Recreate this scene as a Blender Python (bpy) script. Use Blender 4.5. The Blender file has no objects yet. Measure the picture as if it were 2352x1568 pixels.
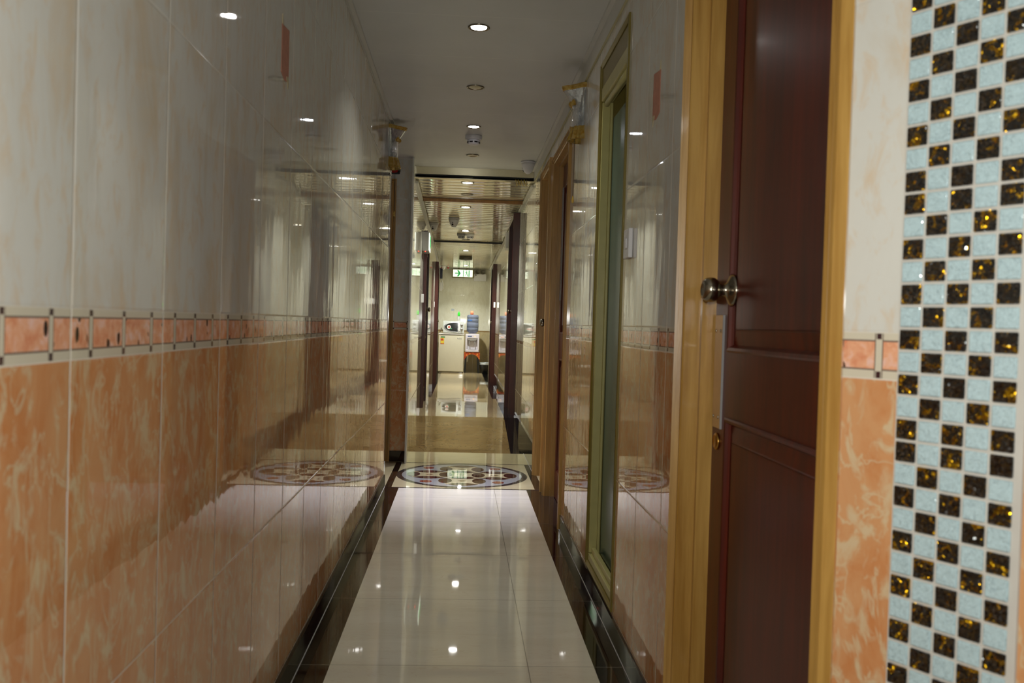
import bpy, bmesh, math, random
from mathutils import Vector, Matrix
random.seed(7)
PI = math.pi
sc = bpy.context.scene
col = sc.collection

# ------------------------------------------------------------------ camera
F_PX, YAW, PITCH, ROLL = 2080.3, 0.0551574, -0.0184681, 0.0296755
cy, sy, cp, sp, cr, sr = math.cos(YAW), math.sin(YAW), math.cos(PITCH), math.sin(PITCH), math.cos(ROLL), math.sin(ROLL)
fwd = Vector((sy * cp, cy * cp, sp)); rgt = Vector((cy, -sy, 0)); upv = rgt.cross(fwd)
r2 = cr * rgt + sr * upv; u2 = -sr * rgt + cr * upv
cd = bpy.data.cameras.new('camera'); cam = bpy.data.objects.new('camera', cd); col.objects.link(cam)
M = Matrix((r2, u2, -fwd)).transposed().to_4x4(); M.translation = (0, 0, 1.0)
cam.matrix_world = M
cd.sensor_width = 36; cd.lens = F_PX / 2352 * 36; cd.clip_start = 0.02; cd.clip_end = 60
cd.dof.use_dof = True; cd.dof.focus_distance = 6.0; cd.dof.aperture_fstop = 7.5
sc.camera = cam

# ------------------------------------------------------------------ world, view, large lights
w = bpy.data.worlds.new('world'); sc.world = w; w.use_nodes = True
w.node_tree.nodes['Background'].inputs[0].default_value = (0.5, 0.52, 0.55, 1)
w.node_tree.nodes['Background'].inputs[1].default_value = 0.15
vs = sc.view_settings
vs.view_transform = 'Standard'; vs.look = 'None'; vs.gamma = 1; vs.use_curve_mapping = False
vs.exposure = 0.0
sc.cycles.max_bounces = 6; sc.cycles.glossy_bounces = 4; sc.cycles.transmission_bounces = 5; sc.cycles.diffuse_bounces = 3
sc.cycles.use_adaptive_sampling = True; sc.cycles.adaptive_threshold = 0.08; sc.cycles.adaptive_min_samples = 16
sc.cycles.sample_clamp_indirect = 6; sc.cycles.caustics_reflective = True; sc.cycles.caustics_refractive = False
try:
    sc.cycles.use_denoising = True
except Exception:
    pass


def area_light(name, loc, power, size, color=(1, 1, 1), rot=(0, 0, 0), spread=180, parent=None, shape='DISK'):
    d = bpy.data.lights.new(name, 'AREA'); d.shape = shape; d.size = size; d.energy = power; d.color = color
    d.spread = math.radians(spread)
    o = bpy.data.objects.new(name, d); col.objects.link(o); o.location = loc; o.rotation_euler = rot
    o.parent = parent
    return o


# the pop-up flash of the camera that took the picture, just above the lens
FLASH = area_light('camera_flash', (0, 0.0, 1.09), 9.4, 0.045, (1.0, 1.0, 0.94), (math.radians(91), 0, -YAW), 150)
# added unseen fill behind the camera, standing in for lobby ambient light
BACK_FILL = area_light('fill_behind_camera', (0.0, -0.9, 2.13), 9.0, 0.3, (0.97, 1.0, 0.94), (0, 0, 0), 180)


# ------------------------------------------------------------------ helpers: geometry
def lin(c):
    c = c / 255.0
    return c / 12.92 if c <= 0.04045 else ((c + 0.055) / 1.055) ** 2.4


def rgb(r, g, b):
    return (lin(r), lin(g), lin(b), 1)


class G:
    """collects shapes for one mesh"""
    def __init__(s):
        s.bm = bmesh.new(); s.slots = []

    def mi(s, m):
        if m is None:
            return 0
        if m not in s.slots:
            s.slots.append(m)
        return s.slots.index(m)

    def _fin(s, verts, m, smooth, mat4):
        if mat4 is not None:
            bmesh.ops.transform(s.bm, matrix=mat4, verts=verts)
        fs = set()
        for v in verts:
            for f in v.link_faces:
                fs.add(f)
        i = s.mi(m)
        for f in fs:
            f.material_index = i; f.smooth = smooth
        return s

    def box(s, x0, x1, y0, y1, z0, z1, m=None, bev=0, mat4=None, seg=2):
        r = bmesh.ops.create_cube(s.bm, size=1)
        vs_ = r['verts']
        for v in vs_:
            v.co = Vector((x0 + (v.co.x + .5) * (x1 - x0), y0 + (v.co.y + .5) * (y1 - y0), z0 + (v.co.z + .5) * (z1 - z0)))
        if bev:
            es = list({e for v in vs_ for e in v.link_edges})
            rr = bmesh.ops.bevel(s.bm, geom=es, offset=bev, segments=seg, affect='EDGES', profile=.5)
            vs_ = list({v for f in rr['faces'] for v in f.verts} | {v for v in vs_ if v.is_valid})
        return s._fin(vs_, m, False, mat4)

    def lathe(s, prof, m=None, n=32, mat4=None, a0=0.0, a1=2 * PI, rad=None, smooth=True, cap=True):
        """prof: (r, z) pairs around z"""
        full = abs(a1 - a0 - 2 * PI) < 1e-6
        cnt = n if full else n + 1
        rings = []
        for (r, z) in prof:
            ring = []
            for k in range(cnt):
                a = a0 + (a1 - a0) * k / n
                q = r * (rad(a, z) if rad else 1)
                ring.append(s.bm.verts.new((q * math.cos(a), q * math.sin(a), z)))
            rings.append(ring)
        for i in range(len(rings) - 1):
            for k in range(n):
                a, b = rings[i], rings[i + 1]
                k2 = (k + 1) % cnt
                s.bm.faces.new((a[k], a[k2], b[k2], b[k]))
        if cap:
            if prof[0][0] > 1e-5:
                s.bm.faces.new(list(reversed(rings[0])))
            if prof[-1][0] > 1e-5:
                s.bm.faces.new(rings[-1])
        allv = [v for r_ in rings for v in r_]
        s._fin(allv, m, smooth, mat4)
        return s

    def cyl(s, p0, p1, r, m=None, n=16, r1=None):
        p0, p1 = Vector(p0), Vector(p1); d = p1 - p0
        q = d.to_track_quat('Z', 'Y').to_matrix().to_4x4(); q.translation = p0
        return s.lathe([(r, 0), (r if r1 is None else r1, d.length)], m, n, q)

    def tube(s, pts, r, m=None, n=8):
        pts = [Vector(p) for p in pts]
        rings = []
        for i, p in enumerate(pts):
            t = (pts[min(i + 1, len(pts) - 1)] - pts[max(i - 1, 0)]).normalized()
            q = t.to_track_quat('Z', 'Y').to_matrix()
            rings.append([s.bm.verts.new(p + q @ Vector((r * math.cos(2 * PI * k / n), r * math.sin(2 * PI * k / n), 0))) for k in range(n)])
        for i in range(len(rings) - 1):
            for k in range(n):
                s.bm.faces.new((rings[i][k], rings[i][(k + 1) % n], rings[i + 1][(k + 1) % n], rings[i + 1][k]))
        s.bm.faces.new(list(reversed(rings[0]))); s.bm.faces.new(rings[-1])
        return s._fin([v for r_ in rings for v in r_], m, True, None)

    def prism(s, pts, y0, y1, m=None, mat4=None, smooth=False):
        """polygon in the x-z plane, extruded along y"""
        a = [s.bm.verts.new((x, y0, z)) for x, z in pts]
        b = [s.bm.verts.new((x, y1, z)) for x, z in pts]
        n = len(pts)
        s.bm.faces.new(a); s.bm.faces.new(list(reversed(b)))
        for k in range(n):
            s.bm.faces.new((a[(k + 1) % n], a[k], b[k], b[(k + 1) % n]))
        return s._fin(a + b, m, smooth, mat4)

    def slab(s, pts, z0, z1, m=None):
        """polygon in the x-y plane, extruded along z"""
        a = [s.bm.verts.new((x, y, z0)) for x, y in pts]
        b = [s.bm.verts.new((x, y, z1)) for x, y in pts]
        n = len(pts)
        s.bm.faces.new(list(reversed(a))); s.bm.faces.new(b)
        for k in range(n):
            s.bm.faces.new((a[k], a[(k + 1) % n], b[(k + 1) % n], b[k]))
        return s._fin(a + b, m, False, None)

    def surround(s, prof, W, z0, H, m=None, closed=False, zb=None):
        """sweep a profile of (outward, y) pairs round an opening 0..W x z0..H, mitred"""
        cols = []
        for (o, y) in prof:
            if closed:
                P = [(-o, y, z0 - o), (-o, y, H + o), (W + o, y, H + o), (W + o, y, z0 - o)]
            else:
                P = [(-o, y, z0), (-o, y, H + o), (W + o, y, H + o), (W + o, y, z0)]
            cols.append([s.bm.verts.new(p) for p in P])
        segs = 4 if closed else 3
        for i in range(len(cols) - 1):
            for k in range(segs):
                k2 = (k + 1) % 4
                s.bm.faces.new((cols[i][k], cols[i][k2], cols[i + 1][k2], cols[i + 1][k]))
        return s._fin([v for c in cols for v in c], m, False, None)

    def build(s, name, mat=None, parent=None, loc=None, rotz=None):
        bmesh.ops.recalc_face_normals(s.bm, faces=s.bm.faces)
        me = bpy.data.meshes.new(name); s.bm.to_mesh(me); s.bm.free()
        for m_ in (s.slots or [mat]):
            me.materials.append(m_ if m_ is not None else mat)
        o = bpy.data.objects.new(name, me); col.objects.link(o); o.parent = parent
        if loc is not None: o.location = loc
        if rotz is not None: o.rotation_euler = (0, 0, rotz)
        return o


def tag(o, label, cat, group=None, kind=None):
    o['label'] = label; o['category'] = cat
    if group: o['group'] = group
    if kind: o['kind'] = kind
    return o


def thing(name, label, cat, loc=(0, 0, 0), rotz=0, group=None, kind=None):
    o = bpy.data.objects.new(name, None); col.objects.link(o)
    o.empty_display_size = .05
    o.location = loc; o.rotation_euler = (0, 0, rotz)
    return tag(o, label, cat, group, kind)


RIGHT, LEFT, FACE = PI / 2, -PI / 2, PI      # frames: local x along the wall, local +y out of the wall


# ------------------------------------------------------------------ helpers: materials
class NT:
    def __init__(s, name):
        s.m = bpy.data.materials.new(name); s.m.use_nodes = True
        s.t = s.m.node_tree; s.b = s.t.nodes['Principled BSDF']
        s.tc = s.t.nodes.new('ShaderNodeTexCoord')

    def n(s, typ, **kw):
        x = s.t.nodes.new(typ)
        for k, v in kw.items():
            setattr(x, k, v)
        return x

    def L(s, a, b):
        s.t.links.new(a, b)

    def setin(s, inp, v):
        if hasattr(v, 'is_linked') or hasattr(v, 'links'):
            s.L(v, inp)
        else:
            inp.default_value = v

    def math(s, op, a, b=None, c=None, clamp=False):
        x = s.n('ShaderNodeMath', operation=op); x.use_clamp = clamp
        s.setin(x.inputs[0], a)
        if b is not None: s.setin(x.inputs[1], b)
        if c is not None: s.setin(x.inputs[2], c)
        return x.outputs[0]

    def sep(s, v):
        x = s.n('ShaderNodeSeparateXYZ'); s.L(v, x.inputs[0]); return x.outputs

    def comb(s, x, y, z):
        c = s.n('ShaderNodeCombineXYZ')
        for i, v in enumerate((x, y, z)):
            s.setin(c.inputs[i], v)
        return c.outputs[0]

    def noise(s, vec, scale, detail=3, rough=.5, dist=0, color=False):
        x = s.n('ShaderNodeTexNoise'); s.L(vec, x.inputs['Vector'])
        x.inputs['Scale'].default_value = scale; x.inputs['Detail'].default_value = detail
        x.inputs['Roughness'].default_value = rough; x.inputs['Distortion'].default_value = dist
        return x.outputs[1 if color else 0]

    def vor(s, vec, scale, feature='F1', out=0):
        x = s.n('ShaderNodeTexVoronoi', feature=feature); s.L(vec, x.inputs['Vector']); x.inputs['Scale'].default_value = scale
        return x.outputs[out]

    def ramp(s, f, stops, interp='LINEAR'):
        x = s.n('ShaderNodeValToRGB'); s.L(f, x.inputs[0]); cr_ = x.color_ramp; cr_.interpolation = interp
        while len(cr_.elements) < len(stops):
            cr_.elements.new(.5)
        for e, (p, c) in zip(cr_.elements, stops):
            e.position = p; e.color = c if len(c) == 4 else (*c, 1)
        return x.outputs[0]

    def mix(s, f, a, b):
        x = s.n('ShaderNodeMix', data_type='RGBA')
        s.setin(x.inputs[0], f); s.setin(x.inputs[6], a); s.setin(x.inputs[7], b)
        return x.outputs[2]

    def scale(s, vec, v):
        x = s.n('ShaderNodeVectorMath', operation='MULTIPLY'); s.L(vec, x.inputs[0]); x.inputs[1].default_value = v
        return x.outputs[0]

    def add(s, a, b):
        x = s.n('ShaderNodeVectorMath', operation='ADD'); s.setin(x.inputs[0], a); s.setin(x.inputs[1], b)
        return x.outputs[0]

    def bump(s, h, strength, dist=.01, normal=None):
        x = s.n('ShaderNodeBump'); s.L(h, x.inputs['Height']); x.inputs['Strength'].default_value = strength
        x.inputs['Distance'].default_value = dist
        if normal is not None: s.L(normal, x.inputs['Normal'])
        return x.outputs[0]

    def out(s, **kw):
        for k, v in kw.items():
            s.setin(s.b.inputs[k.replace('_', ' ')], v)
        return s.m


def plain(name, c, rough=.4, metal=0.0, var=.06, scale=25.0, bump=0.0, **kw):
    t = NT(name); v = t.tc.outputs['Object']
    f = t.noise(v, scale, 4)
    c0 = tuple(max(0, x * (1 - var)) for x in c[:3]) + (1,); c1 = tuple(min(1, x * (1 + var)) for x in c[:3]) + (1,)
    t.out(Base_Color=t.ramp(f, [(.3, c0), (.7, c1)]), Roughness=rough, Metallic=metal)
    if bump:
        t.out(Normal=t.bump(t.noise(v, scale * 6, 3), bump, .002))
    for k, x in kw.items():
        t.b.inputs[k.replace('_', ' ')].default_value = x
    return t.m


def emit(name, c, strength):
    t = NT(name)
    t.out(Base_Color=c, Emission_Color=c, Emission_Strength=strength, Roughness=.4)
    return t.m


def tiles(name, u0, up=(rgb(208, 207, 200), rgb(202, 188, 166), rgb(208, 190, 166)), low=(rgb(204, 152, 106), rgb(194, 126, 76)), vein=rgb(206, 190, 156),
          frz=True, W=.3215, rowh=.435, zf0=.944, zf1=1.004, wav=1.0, line=None, ph=.47):
    """glazed wall tiles: cream above, salmon marble below, patterned listello between"""
    t = NT(name); P = t.tc.outputs['Object']
    x, y, z = t.sep(P)
    u = t.math('DIVIDE', t.math('SUBTRACT', x, u0), W)
    iu = t.math('FLOOR', u); fu = t.math('SUBTRACT', u, iu)
    du = t.math('MULTIPLY', t.math('MINIMUM', fu, t.math('SUBTRACT', 1.0, fu)), W)      # metres to the joint
    # rows
    vu = t.math('DIVIDE', t.math('SUBTRACT', z, zf1), rowh); vl = t.math('DIVIDE', t.math('SUBTRACT', zf0, z), rowh)
    isup = t.math('GREATER_THAN', z, zf1); islow = t.math('LESS_THAN', z, zf0)
    isf = t.math('SUBTRACT', 1.0, t.math('ADD', isup, islow))
    v = t.math('ADD', t.math('MULTIPLY', isup, vu), t.math('MULTIPLY', islow, vl))
    iv = t.math('FLOOR', v); fv = t.math('SUBTRACT', v, iv)
    dv = t.math('MULTIPLY', t.math('MINIMUM', fv, t.math('SUBTRACT', 1.0, fv)), rowh)
    dv = t.math('ADD', dv, t.math('MULTIPLY', isf, 1.0))
    d = t.math('MINIMUM', du, dv)
    joint = t.math('MAXIMUM', t.math('LESS_THAN', du, .0017), t.math('MULTIPLY', t.math('LESS_THAN', dv, .0011), t.math('ADD', .35, t.math('MULTIPLY', islow, .4))))
    soft = t.math('DIVIDE', d, .004, clamp=True)
    # a random offset for every tile
    wn = t.n('ShaderNodeTexWhiteNoise', noise_dimensions='3D'); t.L(t.comb(iu, t.math('ADD', iv, t.math('MULTIPLY', isup, 17.0)), 3.0), wn.inputs[0])
    off = t.scale(wn.outputs[1], (9, 9, 9))
    Q = t.add(P, off)
    # cream
    q1 = t.scale(Q, (1, 1, .35))
    cu = t.ramp(t.noise(q1, 9, 5, .6, .8), [(.3, up[1]), (.5, up[0]), (.75, tuple(min(1, k * 1.04) for k in up[0][:3]))])
    fine = t.noise(t.scale(Q, (1, 1, .45)), 34, 5, .65, .7)
    cu = t.mix(t.math('MULTIPLY', t.math('SUBTRACT', fine, .50), 5.0, clamp=True), cu, up[2] if len(up) > 2 else up[1])
    # salmon marble
    q2 = t.scale(Q, (1, 1, .45))
    cl = t.ramp(t.noise(q2, 14, 6, .65, .6), [(.32, low[1]), (.55, low[0]), (.7, low[0])])
    vn = t.noise(t.scale(Q, (1.0, 1, .42)), 11, 4, .55, 1.6)
    vm = t.math('SUBTRACT', 1.0, t.math('DIVIDE', t.math('ABSOLUTE', t.math('SUBTRACT', vn, .52)), .022), clamp=True)
    vn2 = t.noise(t.scale(Q, (1.2, 1, .7)), 26, 4, .6, .8)
    vm2 = t.math('MULTIPLY', t.math('MULTIPLY', t.math('SUBTRACT', vn2, .52), 8.0, clamp=True), .75)
    cl = t.mix(t.math('MAXIMUM', t.math('MULTIPLY', vm, .7), vm2), cl, vein)
    c = t.mix(islow, cu, cl)
    if frz:
        h = zf1 - zf0
        fz = t.math('DIVIDE', t.math('SUBTRACT', z, zf0), h)      # 0..1 inside the band
        band = t.math('MULTIPLY', t.math('GREATER_THAN', fz, .20), t.math('LESS_THAN', fz, .82))
        cb = t.ramp(t.noise(P, 45, 5, .6, .4), [(.32, rgb(212, 134, 98)), (.5, rgb(228, 168, 132)), (.68, rgb(232, 196, 186))])
        lf = t.vor(t.scale(P, (1, 1, .55)), 46); leaf = t.math('LESS_THAN', lf, .24)
        gate = t.math('GREATER_THAN', t.noise(P, 34, 1), .46)
        cb = t.mix(t.math('MULTIPLY', leaf, gate), cb, rgb(58, 42, 34))
        cs = rgb(206, 198, 178)
        cf = t.mix(band, cs, cb)
        # edges of the band
        e1 = t.math('LESS_THAN', t.math('ABSOLUTE', t.math('SUBTRACT', fz, .20)), .018)
        e2 = t.math('LESS_THAN', t.math('ABSOLUTE', t.math('SUBTRACT', fz, .82)), .018)
        cf = t.mix(t.math('MAXIMUM', e1, e2), cf, rgb(120, 105, 95))
        # uprights three to a tile
        k = t.math('MULTIPLY', t.math('SUBTRACT', t.math('MULTIPLY', u, 3.0), ph), 1.0)
        fk = t.math('SUBTRACT', k, t.math('FLOOR', k)); dk = t.math('MULTIPLY', t.math('MINIMUM', fk, t.math('SUBTRACT', 1.0, fk)), W / 3)
        cf = t.mix(t.math('LESS_THAN', dk, .0062), cf, rgb(110, 95, 85))
        cf = t.mix(t.math('LESS_THAN', dk, .0046), cf, cs)
        blk = t.math('MULTIPLY', t.math('LESS_THAN', dk, .0034), t.math('GREATER_THAN', t.math('ABSOLUTE', t.math('SUBTRACT', fz, .51)), .345))
        cf = t.mix(blk, cf, rgb(62, 38, 40))
        cf = t.mix(t.math('LESS_THAN', t.math('MINIMUM', fz, t.math('SUBTRACT', 1.0, fz)), .02), cf, rgb(214, 206, 190))
        c = t.mix(isf, c, cf)
    elif line:
        c = t.mix(isf, c, line)
    c = t.mix(joint, c, rgb(226, 222, 212))
    # waviness of the glaze: gentle, different for each tile
    tilt = t.n('ShaderNodeVectorMath', operation='SUBTRACT'); t.L(wn.outputs[1], tilt.inputs[0]); tilt.inputs[1].default_value = (.5, .5, .5)
    h1 = t.noise(t.scale(Q, (1.4, 1, .35)), 9, 2, .4)
    h2 = t.noise(t.scale(Q, (1, 1, .6)), 40, 1, .4)
    hh = t.math('ADD', t.math('MULTIPLY', h1, .00045 * wav), t.math('MULTIPLY', h2, .000012 * wav))
    tx, ty, tz = t.sep(tilt.outputs[0])
    hh = t.math('ADD', hh, t.math('MULTIPLY', t.math('MULTIPLY', fu, tx), .0013 * wav))
    hh = t.math('ADD', hh, t.math('MULTIPLY', soft, .0006))
    bp = t.n('ShaderNodeBump'); t.L(hh, bp.inputs['Height']); bp.inputs['Strength'].default_value = 1.0; bp.inputs['Distance'].default_value = 1.0
    t.out(Base_Color=c, Normal=bp.outputs[0], Roughness=t.math('ADD', .025, t.math('MULTIPLY', joint, .4)), IOR=1.5)
    return t.m


def polished(name, c0, c1, vein=None, rough=.03, sx=1, sy=1, tile=None, joint=rgb(150, 145, 130), scale=3.0, vw=.01, vamt=.6, ior=1.5):
    """polished floor stone; tile=(x0, w, y0, h)"""
    t = NT(name); P = t.tc.outputs['Object']; x, y, z = t.sep(P)
    Q = t.scale(P, (sx, sy, 1))
    c = t.ramp(t.noise(Q, scale, 6, .6, .6), [(.3, c0), (.7, c1)])
    if vein:
        vn = t.noise(Q, scale * 1.4, 5, .6, 2.2)
        vm = t.math('SUBTRACT', 1.0, t.math('DIVIDE', t.math('ABSOLUTE', t.math('SUBTRACT', vn, .5)), vw), clamp=True)
        c = t.mix(t.math('MULTIPLY', vm, vamt), c, vein)
    if tile:
        x0, w_, y0, h_ = tile
        ds = []
        for a, o, s_ in ((x, x0, w_), (y, y0, h_)):
            if s_ is None: continue
            k = t.math('DIVIDE', t.math('SUBTRACT', a, o), s_); f = t.math('SUBTRACT', k, t.math('FLOOR', k))
            ds.append(t.math('MULTIPLY', t.math('MINIMUM', f, t.math('SUBTRACT', 1.0, f)), s_))
        d = ds[0] if len(ds) == 1 else t.math('MINIMUM', ds[0], ds[1])
        c = t.mix(t.math('LESS_THAN', d, .0012), c, joint)
    bp = t.n('ShaderNodeBump'); t.L(t.noise(P, 2.2, 2, .4), bp.inputs['Height']); bp.inputs['Distance'].default_value = .0012; bp.inputs['Strength'].default_value = 1
    t.out(Base_Color=c, Roughness=rough, Normal=bp.outputs[0], IOR=ior)
    return t.m


def wood(name, c0, c1, rough=.3, coat=.0, scale=(30, 30, 2.0), bump=.15, spec=.5, crough=.08):
    t = NT(name); P = t.tc.outputs['Object']
    f = t.noise(t.scale(P, scale), 1.6, 5, .6, .4)
    f2 = t.noise(t.scale(P, (scale[0] * .25, scale[1] * .25, scale[2] * .6)), 1.2, 3)
    t.out(Base_Color=t.ramp(t.math('ADD', t.math('MULTIPLY', f, .6), t.math('MULTIPLY', f2, .4)), [(.35, c0), (.62, c1)]), Roughness=rough,
          Normal=t.bump(t.noise(t.scale(P, (scale[0] * 5, scale[1] * 5, scale[2] * 12)), 1.2, 4), bump, .0015))
    t.b.inputs['Coat Weight'].default_value = coat; t.b.inputs['Coat Roughness'].default_value = crough
    t.b.inputs['Specular IOR Level'].default_value = spec
    return t.m


MT = {}
MT['tile_left'] = tiles('tile_left', -1.072)
MT['tile_right'] = tiles('tile_right', 2.24, ph=.85)
MT['tile_pillar'] = tiles('tile_pillar', .9166)
MT['tile_face'] = tiles('tile_face', -.035, W=.3, wav=.5)
CR = (rgb(232, 229, 212), rgb(222, 217, 196))
BG = (rgb(192, 178, 142), rgb(180, 163, 124))
MT['tile_back_right'] = tiles('tile_back_right', .1, up=CR, low=BG, vein=rgb(205, 185, 140), frz=False, zf0=.835, zf1=.862, line=rgb(150, 120, 75), wav=.4)
MT['tile_back_left'] = MT['tile_back_right']
MT['tile_end'] = tiles('tile_end', .1, up=CR, low=BG, vein=rgb(205, 185, 140), frz=False, zf0=.835, zf1=.862, line=rgb(150, 120, 75), wav=.7)
MT['cream_floor'] = polished('cream_floor', rgb(214, 209, 190), rgb(226, 222, 206), rgb(196, 176, 150), sx=.5, sy=2.5, tile=(.22, .64, 2.63, .637), vamt=.35)
MT['black_floor'] = polished('black_floor', rgb(18, 11, 10), rgb(34, 20, 17), rgb(90, 70, 62), scale=9, tile=(-10.0, None, 2.63, .637), joint=rgb(120, 112, 104), vw=.006, vamt=.5)
MT['base_black'] = polished('base_black', rgb(12, 12, 14), rgb(20, 19, 21), scale=9)
MT['med_cream'] = polished('med_cream', rgb(184, 172, 132), rgb(198, 187, 150))
MT['med_brown'] = polished('med_brown', rgb(50, 24, 20), rgb(74, 38, 30), scale=14)
MT['med_red'] = polished('med_red', rgb(110, 48, 34), rgb(132, 66, 46), scale=14)
MT['med_grey'] = polished('med_grey', rgb(146, 148, 146), rgb(162, 163, 160))
MT['med_dark'] = polished('med_dark', rgb(40, 34, 34), rgb(62, 52, 50))
MT['ramp_marble'] = polished('ramp_marble', rgb(112, 90, 56), rgb(140, 118, 80), rgb(80, 58, 34), sx=.55, sy=.8, scale=3, vw=.012, vamt=.55)
MT['back_floor'] = polished('back_floor', rgb(168, 148, 112), rgb(186, 168, 132), rgb(140, 118, 84), scale=4, tile=(.0, .6, .2, .6), joint=rgb(120, 105, 80), vamt=.3)
MT['white_paint'] = plain('white_paint', rgb(205, 203, 196), .35, var=.02)
MT['gold_wood'] = wood('gold_wood', rgb(150, 108, 44), rgb(188, 148, 78), .35, .15)
MT['gold_dark'] = wood('gold_dark', rgb(120, 78, 28), rgb(150, 104, 44), .35, .35)
MT['red_wood'] = wood('red_wood', rgb(58, 16, 8), rgb(92, 28, 12), .34, .06, bump=.03, crough=.15, spec=.28)
MT['frame_wood'] = wood('frame_wood', rgb(44, 12, 10), rgb(66, 20, 15), .35, .2)
MT['olive_metal'] = plain('olive_metal', rgb(176, 168, 108), .32, .0, var=.05)
MT['olive_dark'] = plain('olive_dark', rgb(120, 106, 46), .3, .2, var=.05)
MT['teal_film'] = plain('teal_film', rgb(62, 84, 78), .25, 0, var=.15, scale=12)
MT['steel'] = plain('steel', rgb(150, 142, 128), .2, 1.0, var=.05)
MT['chrome'] = plain('chrome', rgb(200, 200, 198), .1, 1.0, var=.03)
MT['brass'] = plain('brass', rgb(186, 142, 70), .3, 1.0, var=.06)
MT['plate'] = plain('plate', rgb(196, 160, 108), .35, .35, var=.06)
MT['white_plastic'] = plain('white_plastic', rgb(222, 220, 222), .35, 0, var=.02)
MT['grey_plastic'] = plain('grey_plastic', rgb(140, 138, 138), .4, 0, var=.04)
MT['dark_plastic'] = plain('dark_plastic', rgb(26, 26, 28), .35, 0, var=.1)
MT['drum'] = plain('drum_grey', rgb(92, 86, 74), .35)
MT['navy_plastic'] = plain('navy_plastic', rgb(28, 34, 58), .4, 0, var=.1)
MT['red_plastic'] = plain('red_plastic', rgb(190, 20, 22), .3, 0, var=.05)
MT['yellow_cable'] = plain('yellow_cable', rgb(190, 160, 40), .45)
MT['caulk'] = plain('caulk', rgb(190, 182, 140), .5)
MT['paper'] = plain('paper', rgb(190, 130, 106), .7, 0, var=.12, scale=40)
MT['paper_edge'] = plain('paper_edge', rgb(190, 176, 140), .7, 0, var=.12, scale=60)
MT['lamp_on'] = emit('lamp_on', (1.0, .98, .95, 1), 40)
MT['lamp_cool'] = emit('lamp_cool', (.9, .92, 1.0, 1), 40)
MT['lamp_off'] = plain('lamp_off', rgb(104, 102, 96), .15, .7)


# ceiling boards: smooth satin panels with fine cross joints
def ceiling_mat():
    t = NT('ceiling_board'); P = t.tc.outputs['Object']; x, y, z = t.sep(P)
    k = t.math('DIVIDE', t.math('SUBTRACT', y, 3.45), .53); f = t.math('SUBTRACT', k, t.math('FLOOR', k))
    d = t.math('MULTIPLY', t.math('MINIMUM', f, t.math('SUBTRACT', 1.0, f)), .53)
    j = t.math('LESS_THAN', d, .0016)
    c = t.ramp(t.noise(P, 3, 3), [(.3, rgb(206, 206, 202)), (.7, rgb(214, 214, 210))])
    c = t.mix(j, c, rgb(225, 224, 218))
    t.out(Base_Color=c, Roughness=.38, IOR=1.25, Normal=t.bump(t.noise(t.scale(P, (22, 1.0, 1)), 1.0, 2), .12, .004))
    return t.m


MT['ceiling'] = ceiling_mat()
MT['slat'] = plain('slat_metal', rgb(222, 214, 186), .07, .5, var=.02, scale=4)
t_ = NT('mosaic_dark'); P_ = t_.tc.outputs['Object']
n_ = t_.noise(P_, 60, 3, .6, 1.5)
mask = t_.math('MULTIPLY', t_.math('GREATER_THAN', n_, .56), 1.0)
mask = t_.math('MULTIPLY', mask, t_.math('GREATER_THAN', t_.noise(P_, 22, 1), .40))
vc = t_.vor(P_, 420, out=1)
nm = t_.n('ShaderNodeMix', data_type='VECTOR'); nm.inputs[0].default_value = .62
geo = t_.n('ShaderNodeNewGeometry'); vv = t_.n('ShaderNodeVectorMath', operation='SUBTRACT'); t_.L(vc, vv.inputs[0]); vv.inputs[1].default_value = (.5, .5, .5)
t_.L(geo.outputs['Normal'], nm.inputs[4]); t_.L(vv.outputs[0], nm.inputs[5])
nrm = t_.n('ShaderNodeVectorMath', operation='NORMALIZE'); t_.L(nm.outputs[1], nrm.inputs[0])
t_.out(Base_Color=t_.mix(mask, rgb(16, 12, 10), rgb(196, 150, 22)), Metallic=mask, Roughness=t_.math('ADD', .06, t_.math('MULTIPLY', mask, .2)), Normal=nrm.outputs[0])
t_.b.inputs['Coat Weight'].default_value = .6; t_.b.inputs['Coat Roughness'].default_value = .05
MT['mosaic_dark'] = t_.m
t_ = NT('mosaic_pale'); P_ = t_.tc.outputs['Object']
n_ = t_.noise(P_, 34, 4, .6, 2.5)
vm_ = t_.math('SUBTRACT', 1.0, t_.math('DIVIDE', t_.math('ABSOLUTE', t_.math('SUBTRACT', n_, .5)), .02), clamp=True)
vc = t_.vor(P_, 500, out=1); nm = t_.n('ShaderNodeMix', data_type='VECTOR'); nm.inputs[0].default_value = .30
geo = t_.n('ShaderNodeNewGeometry'); vv = t_.n('ShaderNodeVectorMath', operation='SUBTRACT'); t_.L(vc, vv.inputs[0]); vv.inputs[1].default_value = (.5, .5, .5)
t_.L(geo.outputs['Normal'], nm.inputs[4]); t_.L(vv.outputs[0], nm.inputs[5])
nrm = t_.n('ShaderNodeVectorMath', operation='NORMALIZE'); t_.L(nm.outputs[1], nrm.inputs[0])
t_.out(Base_Color=t_.mix(t_.math('MULTIPLY', vm_, .75), rgb(180, 204, 210), rgb(138, 160, 168)), Roughness=.12, Normal=nrm.outputs[0])
t_.b.inputs['Coat Weight'].default_value = .6; t_.b.inputs['Coat Roughness'].default_value = .05
MT['mosaic_pale'] = t_.m
MT['grout'] = plain('grout', rgb(196, 192, 184), .6, 0, var=.03)

# ------------------------------------------------------------------ the setting
XL, XR, H1, H2 = -.451, .51, 2.16, 2.08
ZB = .155            # hump in the back corridor
ZA = .05             # floor at the far end
YEND = 18.0


def struct(o, label, cat):
    return tag(o, label, cat, kind='structure')


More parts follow.
